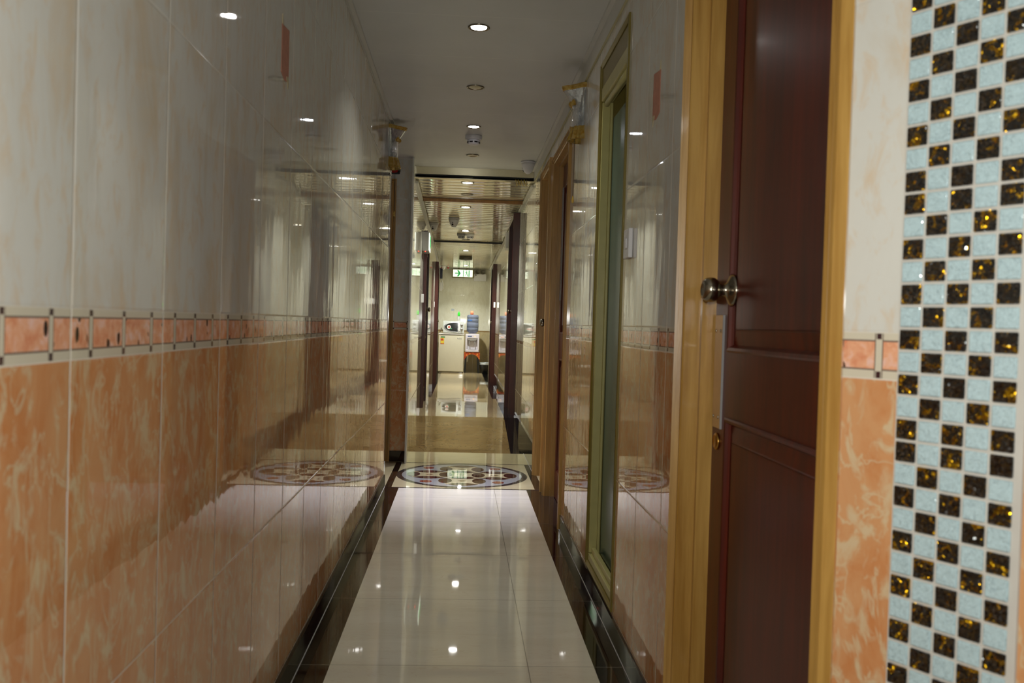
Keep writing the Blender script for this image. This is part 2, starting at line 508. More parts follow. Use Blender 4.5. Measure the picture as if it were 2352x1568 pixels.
# floor: front corridor
g = G()
g.box(-1.4, 1.6, -1.7, 5.46, -.1, 0, MT['black_floor'])
g.box(-.355, .415, -1.7, 5.455, -.02, .0004, MT['cream_floor'])
g.box(.415, .4166, -1.7, 5.46, -.02, .0003, MT['black_floor'])
# medallion tile and its surround
g.box(-1.4, .6, 5.46, 7.0, -.1, 0, MT['med_cream'])
g.box(-1.4, .6, 5.455, 5.485, -.02, .0006, MT['med_dark'])
g.box(-1.4, .6, 6.445, 6.46, -.02, .0006, MT['med_dark'])
g.box(-.44, -.40, 5.46, 6.46, -.02, .0007, MT['black_floor'])
g.box(.468, .52, 5.46, 6.46, -.02, .0005, MT['black_floor'])
mx, my, R0, RY = .025, 5.965, .43, .472


def ell(cx, cy_, rx, ry, n=48):
    return [(mx + R0 * cx + R0 * rx * math.cos(2 * PI * k / n), my + RY * cy_ + RY * ry * math.sin(2 * PI * k / n)) for k in range(n)]


def lens(cx, cy_, rx, ry, n=24):
    a = [(mx + R0 * (cx - rx + 2 * rx * k / n), my + RY * (cy_ + ry * math.sin(PI * k / n))) for k in range(n)]
    b = [(mx + R0 * (cx + rx - 2 * rx * k / n), my + RY * (cy_ - ry * math.sin(PI * k / n))) for k in range(n)]
    return list(reversed(a + b))


g.slab(ell(0, 0, 1, 1, 96), -.01, .0004, MT['med_dark'])
g.slab(ell(0, 0, .915, .915, 96), -.01, .0006, MT['med_grey'])
for (cx, cy_) in ((-.5, 0), (0, 0), (.5, 0), (0, .48), (0, -.48)):
    g.slab([(mx + R0 * (cx + a), my + RY * (cy_ + b)) for a, b in ((-.25, -.24), (.25, -.24), (.25, .24), (-.25, .24))], -.01, .0008 + .00001 * cx, MT['med_cream'])
    g.slab([(mx + R0 * (cx + a), my + RY * (cy_ + b)) for a, b in ((0, -.07), (.07, 0), (0, .07), (-.07, 0))], -.01, .0010, MT['ramp_marble'])
for (cx, cy_) in ((-.5, .24), (-.5, -.24), (0, .24), (0, -.24), (.5, .24), (.5, -.24), (0, .74), (0, -.74)):
    g.slab(lens(cx, cy_, .235, .105), -.01, .0012, MT['med_brown'])
for (cx, cy_) in ((-.25, 0), (.25, 0), (-.74, 0), (.74, 0), (-.25, .48), (.25, .48), (-.25, -.48), (.25, -.48)):
    g.slab(list(ell(cx, cy_, .10, .19)), -.01, .0014, MT['med_brown'])
for (cx, cy_) in ((-.53, .56), (.53, .56), (-.53, -.56), (.53, -.56)):
    g.slab(ell(cx, cy_, .088, .088), -.01, .0012, MT['med_red'])
struct(g.build('floor'), 'polished cream corridor floor with black borders and inlaid round medallion', 'floor')
# floor: back corridor with ramp, raised part and lower far end
g = G()
g.prism([(7.0, -.1), (7.0, 0), (8.2, ZB), (8.2, -.1)], -.52, .52, MT['ramp_marble'], Matrix.Rotation(PI / 2, 4, 'Z'))
g.box(-.52, .52, 8.2, 10.25, -.1, ZB, MT['back_floor'])
g.box(-.62, .62, 10.25, 18.1, -.1, ZA, MT['back_floor'])
g.prism([(7.0, -.02), (7.0, .0006), (8.2, ZB + .0006), (8.2, .1)], -.515, -.40, MT['base_black'], Matrix.Rotation(PI / 2, 4, 'Z'))
g.box(.40, .515, 8.2, 10.25, 0, ZB + .0006, MT['base_black'])
g.box(.40, .56, 10.25, 17.9, 0, ZA + .0006, MT['base_black'])
g.box(-.5, -.37, 10.25, 17.3, 0, ZA + .0006, MT['base_black'])
struct(g.build('floor'), 'brown marble ramp and raised polished floor of the far corridor', 'floor')

# left wall (front) and the recess beyond it
g = G(); g.box(-5.5, 1.7, -.85, 0, 0, 2.4)
struct(g.build('wall_left', MT['tile_left'], loc=(XL, 0, 0), rotz=LEFT), 'long left wall of cream and salmon glazed tiles', 'wall')
g = G(); g.box(0, 1.0, -.1, 0, 0, 2.4)
struct(g.build('wall_recess', MT['tile_left'], loc=(-1.3, 6.5, 0), rotz=LEFT), 'side wall of the recess left of the medallion', 'wall')
# facing wall of the recess, with the door opening; its free end forms the pilaster
g = G()
g.box(0, .16, -.12, 0, 0, 2.4); g.box(.16, .76, -.12, 0, 1.965, 2.4); g.box(.76, 1.0, -.12, 0, 0, 2.4)
struct(g.build('wall_facing', MT['tile_face'], loc=(-.38, 6.5, 0), rotz=FACE), 'tiled wall facing the camera beside the medallion', 'wall')
g = G(); g.box(0, .115, 0, .012, 0, .075, bev=.001)
struct(g.build('baseboard_facing', MT['base_black'], loc=(-.383, 6.5, 0), rotz=FACE), 'short black skirting on the facing wall', 'baseboard')

# left wall of the back corridor, a little out of parallel
AL = math.atan2(-(.47 - .38), 11.5)
g = G(); g.box(-11.9, 0, -.1, 0, 0, 2.4)
lw = g.build('wall_back_left', MT['tile_back_left'], loc=(-.38, 6.622, 0), rotz=LEFT - AL)
struct(lw, 'left wall of the far corridor, cream and beige tiles', 'wall')
g = G(); g.box(-.006, .006, -.1, .004, 0, 2.15)
struct(g.build('trim_1', MT['white_paint'], loc=(-.376, 6.502, 0), rotz=0), 'pale corner strip at the free end of the facing wall', 'trim')

# right wall in one piece with the openings left free
OP = [(1.235, 2.035, 0, 2.02), (2.91, 3.47, .10, 1.99), (4.46, 5.29, 0, 1.94), (5.45, 6.0, 0, 1.965)]
g = G(); y0 = 1.185
for (a, b, z0, z1) in OP:
    a -= .006; b += .006; z1 += .006; z0 -= .006
    g.box(y0, a, -.12, 0, 0, 2.4)
    g.box(a, b, -.12, 0, z1, 2.4)
    if z0 > 0: g.box(a, b, -.12, 0, 0, z0)
    y0 = b
g.box(y0, 6.62, -.12, 0, 0, 2.4)
struct(g.build('wall_right', MT['tile_right'], loc=(XR, 0, 0), rotz=RIGHT), 'right wall of cream and salmon glazed tiles with doors', 'wall')
g = G(); g.box(0, 11.4, -.12, 0, 0, 2.4)
struct(g.build('wall_back_right', MT['tile_back_right'], loc=(XR, 6.62, 0), rotz=RIGHT), 'right wall of the far corridor, cream and beige tiles', 'wall')
g = G(); g.box(-.7, .7, -.1, 0, 0, 2.4)
struct(g.build('wall_end', MT['tile_end'], loc=(0, YEND, 0), rotz=FACE), 'cream tiled end wall behind the fridge', 'wall')
g = G(); g.box(-2.0, 2.2, -.1, 0, 0, 2.4)
struct(g.build('wall_behind', MT['white_paint'], loc=(0, -1.6, 0), rotz=0), 'plain lobby wall behind the viewer', 'wall')
# baseboards of the side walls
g = G(); g.box(-5.497, 1.55, 0, .01, 0, .072, MT['base_black']); g.box(-5.497, 1.55, .0, .0115, .0004, .0022, MT['grout'])
struct(g.build('baseboard_left', MT['base_black'], loc=(XL, 0, 0), rotz=LEFT), 'black polished skirting along the left wall', 'baseboard')
g = G()
for a, b in ((2.09, 4.47), (5.35, 5.405), (6.06, 8.40), (9.31, 13.9)):
    zz = 0 if b < 7 else (0 if a < 7 else ZA)
    g.box(a, b, 0, .008, zz, zz + .07 if b < 7 else zz + .19, MT['base_black']); g.box(a, b, 0, .0095, zz + .0008, zz + .0026, MT['grout'])
struct(g.build('baseboard_right', MT['base_black'], loc=(XR, 0, 0), rotz=RIGHT), 'black polished skirting along the right wall', 'baseboard')
# angled pillar wall on the right, near the camera
PANG = math.radians(120); PL = 1.02
px0, py0 = XR, 1.185
ox, oy = px0 - math.cos(PANG) * PL, py0 - math.sin(PANG) * PL
g = G(); g.box(0, PL, -.12, 0, 0, 2.4)
struct(g.build('wall_pillar', MT['tile_pillar'], loc=(ox, oy, 0), rotz=PANG), 'angled wall beside the near door, cream and salmon tiles', 'wall')
g = G(); g.box(-.1, 2.2, -.1, 0, 0, 2.4)
struct(g.build('wall_lobby', MT['white_paint'], loc=(1.5, -1.65, 0), rotz=RIGHT), 'plain lobby side wall', 'wall')

# ceilings
g = G(); g.box(-1.4, 1.6, -1.7, 6.80, H1, 2.3)
struct(g.build('ceiling', MT['ceiling']), 'smooth pale ceiling boards of the near corridor', 'ceiling')
g = G()
yy = 6.87
while yy < 17.9:
    pz = .148
    g.prism([(yy + .003, H2 + .012)] + [(yy + .003 + (pz - .006) * k / 10, H2 + .006 * (2 * k / 10 - 1) ** 10 + .0013 * (2 * k / 10 - 1) ** 2) for k in range(11)] + [(yy + pz - .003, H2 + .012)], -.515, .50, MT['slat'], Matrix.Rotation(PI / 2, 4, 'Z'), smooth=False)
    yy += pz
g.box(-.60, .6, 6.9, 18.0, H2 + .03, H2 + .08, MT['dark_plastic'])

struct(g.build('ceiling', MT['slat']), 'shiny cream metal slat ceiling of the far corridor', 'ceiling')
# fascia, gap and bars in the ceiling
g = G(); g.box(-.385, .505, 6.80, 6.81, 2.105, 2.16)
struct(g.build('trim_2', MT['slat']), 'cream fascia strip where the smooth ceiling ends', 'trim')
g = G(); g.box(-.39, .508, 7.89, 7.93, 2.05, 2.078, bev=.002)
struct(g.build('trim_3', MT['gold_dark']), 'yellow-brown bar across the slatted ceiling', 'trim')
g = G(); g.box(-.42, .508, 11.98, 12.01, 2.06, 2.079)
struct(g.build('trim_4', MT['dark_plastic']), 'dark thin bar across the slatted ceiling', 'trim')
g = G(); g.box(XL + .0005, XL + .02, -1.5, 5.5, 2.148, 2.16); g.box(XL + .0005, XL + .004, -1.5, 5.5, 2.135, 2.16)
struct(g.build('trim_5', MT['white_paint']), 'white angle strip where left wall meets the ceiling', 'trim')
g = G(); g.box(.488, .5095, 1.2, 6.79, 2.148, 2.16, MT['white_paint']); g.box(.505, .5095, 1.2, 6.79, 2.075, 2.16, MT['white_paint'])
g.box(.503, .5095, 1.2, 6.79, 2.070, 2.075, MT['caulk'])
o = g.build('trim_6', MT['white_paint'])
struct(o, 'white cornice strip where right wall meets the ceiling', 'trim')
g = G(); g.box(.492, .5095, 6.9, 17.9, 2.05, 2.066)
struct(g.build('trim_7', MT['white_paint']), 'thin white moulding under the slats on the right', 'trim')
g = G(); g.box(-11.3, -.3, .0005, .018, 2.05, 2.066)
struct(g.build('trim_8', MT['white_paint'], loc=(-.38, 6.622, 0), rotz=LEFT - AL), 'thin white moulding under the slats on the left', 'trim')


# mosaic strip on the angled wall: local frame u from the far corner towards the viewer
def build_mosaic():
    g = G(); pu, pz = .0300, .02797; n = 5; tw, th = .0264, .0244
    uc = .921                                   # centre of the first column
    g.box(uc - 4.5 * pu - .008, uc + pu / 2 + .001, .0, .004, .0, 2.155, MT['grout'])
    for sh in range(-4, 5):                     # sheets of eleven rows: the checker slips by one at each joint
        for j in range(11):
            zc = 1.178 + .3077 * sh - pz * (j + .5)
            if zc < .02 or zc > 2.14: continue
            for c in range(n):
                um = uc - c * pu
                g.box(um - tw / 2, um + tw / 2, .003, .0072, zc - th / 2, zc + th / 2, MT['mosaic_dark' if (j + c) % 2 == 0 else 'mosaic_pale'], bev=.0012, seg=1)
    return g.build('trim_9', loc=(ox, oy, 0), rotz=PANG)


struct(build_mosaic(), 'vertical strip of black-gold and pale blue mosaic tiles', 'trim')


# ------------------------------------------------------------------ doors
def knob(parent, x, y, z, s=1.0):
    m4 = Matrix.Translation((x, y, z)) @ Matrix.Rotation(-PI / 2, 4, 'X')
    g = G()
    g.lathe([(.0, -.001), (.034 * s, -.001), (.035 * s, .003), (.030 * s, .007), (.018 * s, .012), (.014 * s, .016), (.0125 * s, .024), (.014 * s, .030),
             (.021 * s, .034), (.0255 * s, .041), (.0265 * s, .049), (.0250 * s, .057), (.020 * s, .0635), (.012 * s, .0665), (.011 * s, .065), (.0, .065)], None, 40, m4)
    return g.build('door_knob', MT['steel'], parent)


def make_door(name, label, loc, rotz, W, H, frame_m, leaf_m, z0=0.0, cw=.045, prot=.018, depth=.06, knob_x=None, knob_z=1.09, panels=True, casing_steps=True):
    t = thing(name, label, 'door', loc, rotz, kind='structure')
    g = G()
    if casing_steps:
        prof = [(cw, .0), (cw, prot), (cw - .008, prot + .002), (cw - .011, prot - .013), (cw - .016, prot - .013), (cw - .019, prot - .002), (cw - .028, prot + .001), (cw - .030, prot - .010), (.003, prot - .009), (0, prot - .012),
                (0, -.030), (-.014, -.030), (-.014, -depth), (-.014, -depth - .05), (.0, -depth - .05)]
    else:
        prof = [(cw, .0), (cw, prot), (cw - .01, prot + .003), (.008, prot + .003), (0, prot), (0, -.03), (-.01, -.03), (-.01, -depth - .05), (0, -depth - .05)]
    g.surround(prof, W, z0, H, None)
    g.build('door_frame', frame_m, t)
    # leaf: core, stiles and rails, two fielded panels with moulding
    a, b, zt = .0145, W - .0145, H - .0145
    ya = -depth - .036; yf = -depth - .002
    g = G()
    g.box(a, b, ya, yf - .008, z0 + .004, zt)
    st = .105 if W > .7 else .085
    pz = [(z0 + .16, .815), (.955, H - .14)] if panels else []
    g.box(a, a + st, yf - .009, yf, z0 + .004, zt); g.box(b - st, b, yf - .009, yf, z0 + .004, zt)
    g.box(a + st, b - st, yf - .009, yf, z0 + .004, pz[0][0]); g.box(a + st, b - st, yf - .009, yf, .815, .955); g.box(a + st, b - st, yf - .009, yf, H - .14, zt)
    leaf = g.build('door_leaf', leaf_m, t)
    for (zb, zt2) in pz:
        g = G()
        pw = b - a - 2 * st
        prof = [(0, yf - .002), (0, yf + .004), (-.004, yf + .006), (-.010, yf + .005), (-.013, yf - .001), (-.016, yf - .006), (-.046, yf - .001), (-.048, yf + .001), (-.050, yf + .001)]
        g.surround(prof, pw, zb, zt2, None, closed=True)
        g.box(.049, pw - .049, yf - .006, yf + .001, zb + .049, zt2 - .049)
        o = g.build('door_panel', leaf_m, leaf); o.location = (a + st, 0, 0)
    if knob_x is not None:
        knob(leaf, knob_x, yf, knob_z)
    return t, leaf, yf


d1, leaf1, yf1 = make_door('door_1', 'dark red panelled door in gold wooden frame beside the mosaic strip', (XR, 1.235, 0), RIGHT, .80, 2.02, MT['gold_wood'], MT['red_wood'], knob_x=.665, knob_z=1.087)
# locking strip, screws and lock cylinder of the near door
g = G(); g.box(.715, .775, yf1, yf1 + .004, .785, 1.035, MT['plate'], bev=.001); g.box(.7135, .7152, yf1, yf1 + .0048, .785, 1.035, MT['grey_plastic'])
sp_ = g.build('lock_guard', None, leaf1)
for (x, z) in ((.728, 1.0), (.765, 1.0), (.728, .81), (.765, .81)):
    g = G(); g.lathe([(0, 0), (.004, 0), (.0035, .0022), (0, .003)], None, 12, Matrix.Translation((x, yf1 + .0038, z)) @ Matrix.Rotation(-PI / 2, 4, 'X'))
    g.build('screw', MT['chrome'], sp_)
g = G(); g.lathe([(0, 0), (.019, 0), (.019, .003), (.013, .007), (.012, .006), (0, .006)], None, 28, Matrix.Translation((.745, yf1, .755)) @ Matrix.Rotation(-PI / 2, 4, 'X'))
g.build('lock_cylinder', MT['brass'], leaf1)
g = G(); g.lathe([(0, 0), (.012, 0), (.012, .004), (.006, .006), (0, .006)], None, 20, Matrix.Translation((.40, yf1 - .0, 1.62)) @ Matrix.Rotation(-PI / 2, 4, 'X'))
g.build('door_viewer', MT['brass'], leaf1)

d2, leaf2, yf2 = make_door('door_2', 'gold wooden door frame with dark red door, right of the medallion front edge', (XR, 4.46, 0), RIGHT, .83, 1.94, MT['gold_wood'], MT['red_wood'], cw=.036, prot=.014, depth=.052, knob_x=None)
g = G(); g.box(.74, .80, yf2, yf2 + .006, 1.15, 1.80, bev=.002)
g.build('lock_guard', MT['grey_plastic'], leaf2)
d3, leaf3, yf3 = make_door('door_3', 'gold wooden door frame with a steel knob, right beside the medallion', (XR, 5.45, 0), RIGHT, .55, 1.965, MT['gold_wood'], MT['red_wood'], cw=.042, prot=.018, knob_x=.478, knob_z=1.02)
d4, leaf4, yf4 = make_door('door_4', 'gold wooden door frame at the left edge of the facing wall', (-.54, 6.5, 0), FACE, .60, 1.965, MT['gold_wood'], MT['gold_dark'], knob_x=.53, knob_z=1.0)
# dark red frames in the far corridor
def on_left(y, extra=0):
    """world point on the left wall of the far corridor"""
    return (-.38 - (y - 6.622) * .0078 + extra, y, 0)


def far_door(name, label, side, y, W, zfl, top, p=.06):
    if side == 'R':
        loc, rz = (XR, y, 0), RIGHT
    else:
        loc, rz = on_left(y + W), LEFT - AL
    t = thing(name, label, 'door', loc, rz, kind='structure')
    g = G()
    g.surround([(0.0, .001), (0, p), (-.01, p + .003), (-.055, p), (-.055, .015), (-.062, .015), (-.062, .001)], W, zfl, top)
    g.build('door_frame', MT['frame_wood'], t)
    g = G(); g.box(.064, W - .064, .001, .012, zfl + .003, top - .063)
    lf = g.build('door_leaf', MT['red_wood'], t)
    for zb, zt in ((zfl + .15, .85), (1.0, top - .2)):
        g = G(); g.surround([(0, .012), (0, .017), (-.012, .017), (-.016, .012), (-.03, .014)], W - .3, zb, zt, closed=True)
        o = g.build('door_panel', MT['red_wood'], lf); o.location = (.15, 0, 0)
    kx = .12 if side == 'R' else W - .12
    m4 = Matrix.Translation((W - kx, .012, zfl + .98)) @ Matrix.Rotation(-PI / 2, 4, 'X')
    g = G(); g.lathe([(0, 0), (.03, 0), (.028, .006), (.012, .012), (.012, .02), (.024, .028), (.024, .04), (.012, .048), (0, .048)], None, 20, m4)
    g.build('door_knob', MT['steel'], lf)
    return t


far_door('door_5', 'nearest dark red door frame on the right of the far corridor', 'R', 8.45, .84, ZB, 2.045)
far_door('door_6', 'second dark red door frame on the right, close to the black bin', 'R', 14.0, .84, ZA, 1.93)
far_door('door_7', 'nearest dark red door frame on the left, below the lit side sign', 'L', 8.95, .84, ZB, 1.90, .03)
far_door('door_8', 'second dark red door frame on the left, close to the fridge', 'L', 13.9, .84, ZA, 1.93, .048)


def name_plate(loc, rotz, label):
    t = G(); t.box(-.014, .014, 0, .012, -.042, .042, bev=.003)
    o = t.build('door_plaque', MT['white_plastic'], loc=loc, rotz=rotz)
    tag(o, label, 'plaque', 'white plaques beside the far doors')
    return o


name_plate((-.399, 8.90, 1.232), FACE, 'white plaque on the nearest left dark red door frame')
name_plate((-.447, 13.85, 1.273), FACE, 'white plaque on the second left dark red door frame')
name_plate((.483, 13.94, 1.297), FACE, 'white plaque on the second right dark red door frame')

# sliding screen window with olive metal frame
w1 = thing('window_1', 'tall narrow olive metal window with dark teal film in the right wall', 'window', (XR, 2.91, 0), RIGHT, kind='structure')
WW, WZ0, WZ1 = .56, .10, 1.99
g = G(); g.surround([(.020, 0), (.020, .006), (.014, .008), (.010, .003), (.004, .006), (0, .002), (0, -.10), (.004, -.10)], WW, WZ0, WZ1, None, closed=True)
g.build('window_frame', MT['olive_dark'], w1)
g = G(); g.box(WW - .012, WW - .0005, -.032, -.002, WZ0 + .03, WZ1 - .13, bev=.002); g.box(WW - .017, WW - .0005, -.042, -.032, WZ0 + .03, WZ1 - .13, bev=.002)
g.build('window_jamb', MT['olive_metal'], w1)
g = G(); g.box(.0005, WW - .0005, -.042, -.001, WZ1 - .075, WZ1 - .001, bev=.003)
g.build('window_header', MT['olive_dark'], w1)
g = G(); g.box(.0005, WW - .018, -.042, .004, WZ1 - .13, WZ1 - .078, bev=.004); g.cyl((.001, -.016, WZ1 - .138), (WW - .019, -.016, WZ1 - .138), .011)
g.build('window_rail', MT['olive_metal'], w1)
g = G(); g.box(.0005, WW - .0005, -.043, -.001, WZ0 + .001, WZ0 + .028, bev=.003); g.box(.0005, WW - .0005, -.028, -.012, WZ0 + .028, WZ0 + .05, bev=.002)
g.build('window_sill', MT['olive_metal'], w1)
g = G(); g.box(.0005, WW - .018, -.050, -.044, WZ0 + .03, WZ1 - .19, bev=.001)
g.build('window_pane', MT['teal_film'], w1)
g = G(); g.box(.0005, WW - .0005, -.118, -.110, WZ0, WZ1)
g.build('window_blind', MT['white_plastic'], w1)

# ------------------------------------------------------------------ lamps
DL = 'recessed downlights along the corridor ceiling'


def downlight(x, y, z, lit, label, r=.043, power=0.0, cool=False, spread=120):
    t = thing('downlight', label, 'ceiling light', (x, y, z), 0, DL)
    g = G()
    g.lathe([(r, -.0005), (r, -.004), (r * .93, -.006), (r * .80, -.004), (r * .74, .0), (r * .72, -.0008)], None, 40, cap=False)
    g.build('trim_ring', MT['steel'], t)
    g = G()
    rr = r * .72
    g.lathe([(rr, -.0032), (rr * .6, -.0040 if lit else -.0036), (0, -.0042)], None, 32, cap=False)
    g.build('lens', (MT['lamp_cool'] if cool else MT['lamp_on']) if lit else MT['lamp_off'], t)
    if lit and power:
        area_light('downlight_beam', (0, 0, -.0075), power, rr * 1.6, (.80, .79, 1.0) if cool else (.98, 1.0, .92), (0, 0, 0), spread, t)
    return t


downlight(.031, 3.57, H1, True, 'lit downlight nearest the camera in the smooth ceiling', power=3.0)
downlight(.030, 4.47, H1, False, 'unlit downlight, nearer of the two dark ones in the smooth ceiling', r=.044)
downlight(.033, 5.36, H1, True, 'lit cool white downlight just before the smoke detector', power=7, cool=True, spread=58)
downlight(.038, 6.27, H1, False, 'unlit downlight behind the near smoke detector', r=.044)
for (x, y, lit, lab) in ((.008, 6.98, True, 'first lit downlight in the slatted ceiling, just past the gap'),
                         (.008, 7.62, False, 'first unlit downlight in the slatted ceiling, before the yellow-brown bar'),
                         (-.002, 8.44, True, 'lit downlight just past the yellow-brown bar'),
                         (.003, 10.62, True, 'lit downlight between the dome camera and the twin detectors'),
                         (.012, 11.72, False, 'unlit downlight by the dark ceiling bar'),
                         (.019, 13.47, True, 'lit downlight before the wide flat detector'),
                         (.030, 16.9, True, 'farthest lit downlight, just before the hanging exit sign')):
    downlight(x, y, H2 - .0005, lit, lab, r=.052, power=(22.0 if y > 12 else 8.0))


# ------------------------------------------------------------------ detectors and cameras on the ceilings
def smoke(x, y, z, label, s=1.0, m='white_plastic', group='smoke detectors on the ceilings'):
    t = thing('smoke_detector', label, 'smoke detector', (x, y, z), 0, group)
    g = G(); g.lathe([(0, -.0005), (.052 * s, -.0005), (.053 * s, -.006 * s), (.050 * s, -.022 * s), (.047 * s, -.026 * s), (0, -.026 * s)], None, 40)
    g.build('detector_base', MT[m], t)
    g = G(); g.lathe([(0, -.026 * s), (.040 * s, -.026 * s), (.040 * s, -.036 * s), (.034 * s, -.052 * s), (.026 * s, -.056 * s), (0, -.057 * s)], None, 40)
    hd = g.build('detector_head', MT[m], t)
    g = G()
    for k in range(8):
        a = 2 * PI * (k + .5) / 8
        g.box(.0375 * s, .0395 * s, -.010 * s, .010 * s, -.046 * s, -.038 * s, mat4=Matrix.Rotation(a, 4, 'Z'))
    g.build('detector_slots', MT['dark_plastic'], hd)
    return t


smoke(.036, 5.63, H1, 'white smoke detector on the smooth ceiling behind the cool downlight')
smoke(-.045, 11.0, H2, 'left one of the twin round detectors on the slatted ceiling', 1.0, 'grey_plastic')
smoke(.062, 11.0, H2, 'right one of the twin round detectors on the slatted ceiling', 1.0, 'white_plastic')
t = thing('smoke_detector', 'wide flat dark drum detector on the slatted ceiling before the exit sign', 'smoke detector', (.022, 14.7, H2), 0, 'smoke detectors on the ceilings')
g = G(); g.lathe([(0, -.0005), (.104, -.0005), (.106, -.006), (.106, -.048), (.100, -.054), (0, -.056)], None, 48); g.build('detector_drum', MT['drum'], t)
g = G(); g.lathe([(0, -.056), (.022, -.056), (.020, -.064), (0, -.066)], None, 24); g.build('detector_cap', MT['grey_plastic'], t)


def dome(x, y, z, label, s=1.0, face=-PI / 2):
    t = thing('dome_camera', label, 'security camera', (x, y, z), face, 'dome cameras on the ceilings')
    g = G(); g.lathe([(0, -.0005), (.056 * s, -.0005), (.057 * s, -.012 * s), (.054 * s, -.016 * s), (0, -.016 * s)], None, 36)
    g.build('camera_base', MT['white_plastic'], t)
    g = G(); g.lathe([(.0535 * s, -.016 * s), (.051 * s, -.032 * s), (.040 * s, -.062 * s), (.026 * s, -.086 * s), (.014 * s, -.095 * s), (0, -.097 * s)], None, 36)
    g.build('camera_housing', MT['white_plastic'], t)
    for (dx, dz, r) in ((.0385, -.070, .010), (.046, -.050, .006)):
        g = G(); g.lathe([(0, 0), (r * s, 0), (r * .8 * s, .004), (0, .006)], None, 18, Matrix.Translation(((dx - .006) * s, -.012 * s, dz * s)) @ Matrix.Rotation(PI / 2 + .4, 4, 'Y'))
        g.build('camera_lens', MT['dark_plastic'], t)
    return t


dome(.432, 6.43, H1, 'white cone-shaped dome camera in the right corner of the smooth ceiling', .92, face=PI)
dome(-.118, 9.36, H2, 'white dome camera with two dark lenses on the slatted ceiling')
dome(-.34, 9.9, H2, 'dome camera at the left edge of the slatted ceiling', .9)
dome(-.385, 17.2, H2, 'farthest dome camera, in the left corner over the end wall', .8)

# ------------------------------------------------------------------ wall lamps of clear and amber glass
t_ = NT('clear_glass'); P_ = t_.tc.outputs['Object']
t_.out(Base_Color=(.93, .95, .97, 1), Roughness=.08, Transmission_Weight=.82, IOR=1.45, Normal=t_.bump(t_.noise(P_, 45, 3), .5, .01))
MT['clear_glass'] = t_.m
t_ = NT('amber_glass'); P_ = t_.tc.outputs['Object']
t_.out(Base_Color=t_.ramp(t_.noise(P_, 60, 3), [(.35, rgb(214, 160, 40)), (.65, rgb(240, 206, 110))]), Roughness=.08, Transmission_Weight=.6, IOR=1.45, Normal=t_.bump(t_.noise(P_, 70, 3), .6, .01))
MT['amber_glass'] = t_.m


def wall_lamp(loc, rotz, label):
    t = thing('wall_lamp', label, 'wall lamp', loc, rotz, 'glass wall lamps under the ceiling')

    def star(k):
        return lambda a, z: 1 + k * (abs(math.cos(2 * a)) ** 3) * max(0, (z - .14) / .10)

    def flute(a, z): return 1 + .05 * math.cos(14 * a)
    # half-round against the wall
    g = G(); g.lathe([(.048, .060), (.050, .085), (.048, .115), (.046, .14), (.052, .17), (.062, .20), (.070, .222)], None, 36, a0=0, a1=PI, rad=star(.38), cap=False)
    g.lathe([(.044, .060), (.046, .085), (.044, .115), (.042, .14), (.048, .17), (.058, .20), (.067, .222)], None, 36, a0=0, a1=PI, rad=star(.38), cap=False)
    sh = g.build('glass_shade', MT['clear_glass'], t)
    g = G(); g.lathe([(.0705, .218), (.0735, .224), (.0735, .238), (.069, .240), (.066, .224)], None, 36, a0=0, a1=PI, rad=star(.38), cap=False)
    g.build('amber_rim', MT['amber_glass'], sh)
    for a in (.25 * PI + .3, .5 * PI, .75 * PI - .3):
        g = G(); g.lathe([(0, -.004), (.012, 0), (.013, .010), (.006, .022), (0, .026)], None, 12, Matrix.Translation((.054 * math.cos(a), .054 * math.sin(a), .155)))
        g.build('amber_drop', MT['amber_glass'], sh)
    g = G(); g.lathe([(.040, .066), (.050, .060), (.056, .045), (.062, .020), (.068, .002), (.064, .0), (.058, .02), (.050, .045), (.040, .060)], None, 56, a0=0, a1=PI, rad=flute, cap=False)
    g.build('amber_skirt', MT['amber_glass'], t)
    g = G(); g.box(-.03, .03, 0, .006, .03, .20, bev=.002); g.cyl((0, .006, .11), (0, .034, .11), .010)
    g.build('back_plate', MT['chrome'], t)
    g = G(); g.lathe([(.0, .05), (.016, .05), (.018, .07), (.016, .10), (.010, .13), (0, .135)], None, 20, Matrix.Translation((0, .03, 0)))
    g.build('bulb', MT['white_plastic'], t)
    g = G(); g.cyl((0, .034, .055), (-.004, .036, -.245), .0011, n=6)
    cd_ = g.build('pull_cord', MT['dark_plastic'], t)
    g = G(); g.lathe([(0, .0), (.0045, .002), (.0065, .012), (.004, .024), (.0015, .034), (0, .034)], None, 14, Matrix.Translation((-.004, .036, -.277)))
    g.build('cord_pull', MT['amber_glass'], cd_)
    return t


wall_lamp((XR, 4.03, 1.825), RIGHT, 'amber and clear glass wall lamp on the right wall above the first wooden door frame')
wall_lamp((XL, 5.31, 1.885), LEFT, 'amber and clear glass wall lamp at the far end of the left wall')

# ------------------------------------------------------------------ small things on the near walls
t = thing('light_switch', 'white light switch box on the right wall beside the olive window', 'switch', (XR, 2.775, 1.215), RIGHT)
g = G(); g.box(-.043, .043, .0003, .014, 0, .09, bev=.003); g.build('switch_plate', MT['white_plastic'], t)
g = G(); g.box(-.016, .016, .014, .018, .03, .06, bev=.0015); g.build('rocker', MT['white_plastic'], t)


